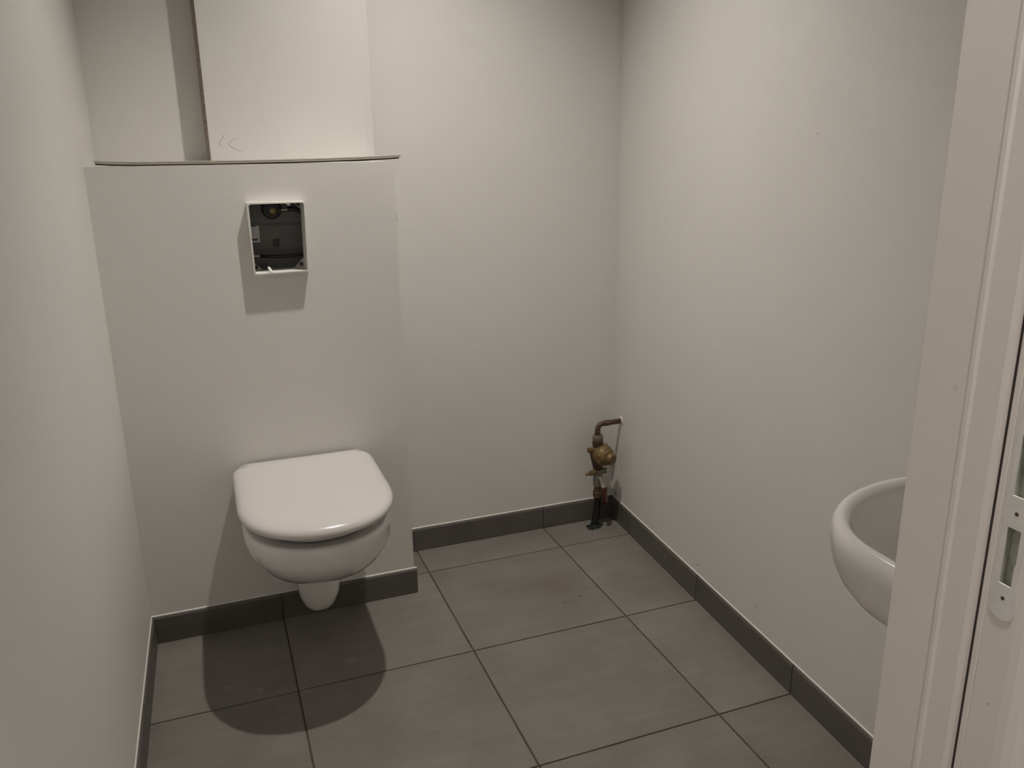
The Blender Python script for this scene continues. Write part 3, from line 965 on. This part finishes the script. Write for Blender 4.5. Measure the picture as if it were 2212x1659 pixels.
for i in range(8):
    a = 2 * math.pi * (i + .5) / 8
    c = bo_ + d * 0.0185 + (u * math.cos(a) + v * math.sin(a)) * 0.0338
    ta = (-u * math.sin(a) + v * math.cos(a))
    ra = (u * math.cos(a) + v * math.sin(a))
    bm = bmesh.new()
    pts = [c - ta * 0.006 - ra * 0.003 - d * .004, c + ta * 0.006 - ra * 0.003 - d * .004, c + ta * 0.006 + ra * 0.0022 - d * .004, c - ta * 0.006 + ra * 0.0022 - d * .004]
    extrude_poly(bm, pts, d * 0.010)
    build('cast_rib', bm, M_brass_lt, reg, bevel=0.0008, seg=1).location = (0, 0, 0)
# union, tail and elbow into the wall
vpart('union_nut', M_bronze_dk, ((0.182, VY, 0.300), (0, 0, 1), [(0, 0.0205), (0.012, 0.0205), (0.015, 0.0185)]), n=6, sm=20)
vpart('union_collar', M_bronze, ((0.1815, VY, 0.314), (0, 0, 1), [(0, 0.0170), (0.003, 0.0180), (0.015, 0.0180), (0.019, 0.0160), (0.020, 0.0105)]))
bm = bmesh.new()
pts = [(0.1805, VY, 0.328), (0.1800, VY, 0.350)]
R_ = 0.020
for i in range(9):
    a = math.pi / 2 * i / 8
    pts.append((0.1800 + R_ - R_ * math.cos(a), VY - 0.001, 0.352 + R_ * math.sin(a)))
pts += [(0.225, VY - 0.002, 0.3725), (xr(VY) + 0.012, VY - 0.004, 0.3730)]
tube(bm, pts, 0.0088, n=20)
build('copper_elbow', bm, M_copper, va, smooth=True)
vpart('pipe_sleeve', M_copper, ((0.1805, VY, 0.333), (0, 0, 1), [(0, 0.0100), (0.016, 0.0100), (0.017, 0.009)]), ((0.2035, VY - 0.0015, 0.3722), (1, 0, 0), [(0, 0.009), (0.001, 0.0100), (0.018, 0.0100), (0.019, 0.009)]))
vpart('wall_collar', M_caulk, ((xr(VY) - 0.0035, VY - 0.004, 0.3755), (1, -0.0573, 0), [(0, 0.0125), (0.006, 0.0165)]))
# sealant round the pipe at the floor
bm = bmesh.new()
rings = []
nn = 64
rad = [0.029 + 0.005 * math.sin(2 * a + .6) + 0.003 * math.sin(5 * a + 1.1) + 0.002 * math.sin(11 * a + 0.4) for a in [2 * math.pi * i / nn for i in range(nn)]]
for f, z in ((1.0, 0.0001), (0.95, 0.0011), (0.6, 0.0018), (0.47, 0.0050)):
    rings.append([(0.171 + math.cos(2 * math.pi * i / nn) * rad[i] * f * 1.0, VY - 0.007 * f + math.sin(2 * math.pi * i / nn) * rad[i] * f * 0.9, z) for i in range(nn)])
loft(bm, rings, cap0=True, cap1=True)
sc = build('sealant_patch', bm, M_seal, None, smooth=True)
sc['label'] = 'ragged dark grey sealant on the floor around the black pipe'
sc['category'] = 'sealant'

# ------------------------------------------------------------------ lamps
def downlight(loc, power, label, r=0.020, R=0.035, h=0.044):
    """surface-mounted can: bright lens, set back in a black baffle"""
    x, y, z = loc
    p = empty('ceiling_downlight', (x, y, ZC), label, 'lamp', None)
    def circ(rr, zz, n=40): return [(x + rr * math.cos(2 * math.pi * i / n), y + rr * math.sin(2 * math.pi * i / n), ZC + zz) for i in range(n)]
    bm = bmesh.new()
    loft(bm, [circ(0.008, -0.004), circ(r, -0.004), circ(r, -0.006)], True, True)
    build('lens', bm, emis('lamp_glow', power / (math.pi * math.pi * r * r)), p)
    bm = bmesh.new()
    loft(bm, [circ(R + 0.004, -0.0006), circ(R + 0.004, -0.006 - h), circ(R + 0.002, -0.0075 - h), circ(R, -0.006 - h)], False, False)
    build('can', bm, M_holder, p, autosmooth=35)
    bm = bmesh.new()
    loft(bm, [circ(R, -0.006 - h), circ(R, -0.0045), circ(r + 0.0002, -0.0045)], False, False)
    build('baffle', bm, M_black, p, autosmooth=35)
downlight(LAMP, LAMP_POWER, 'small round downlight in the toilet room ceiling')
downlight(HALL_FILL, HALL_FILL_POWER, 'wide flat unseen fill lamp added in the hall ceiling', 0.06, 0.066, 0.003)
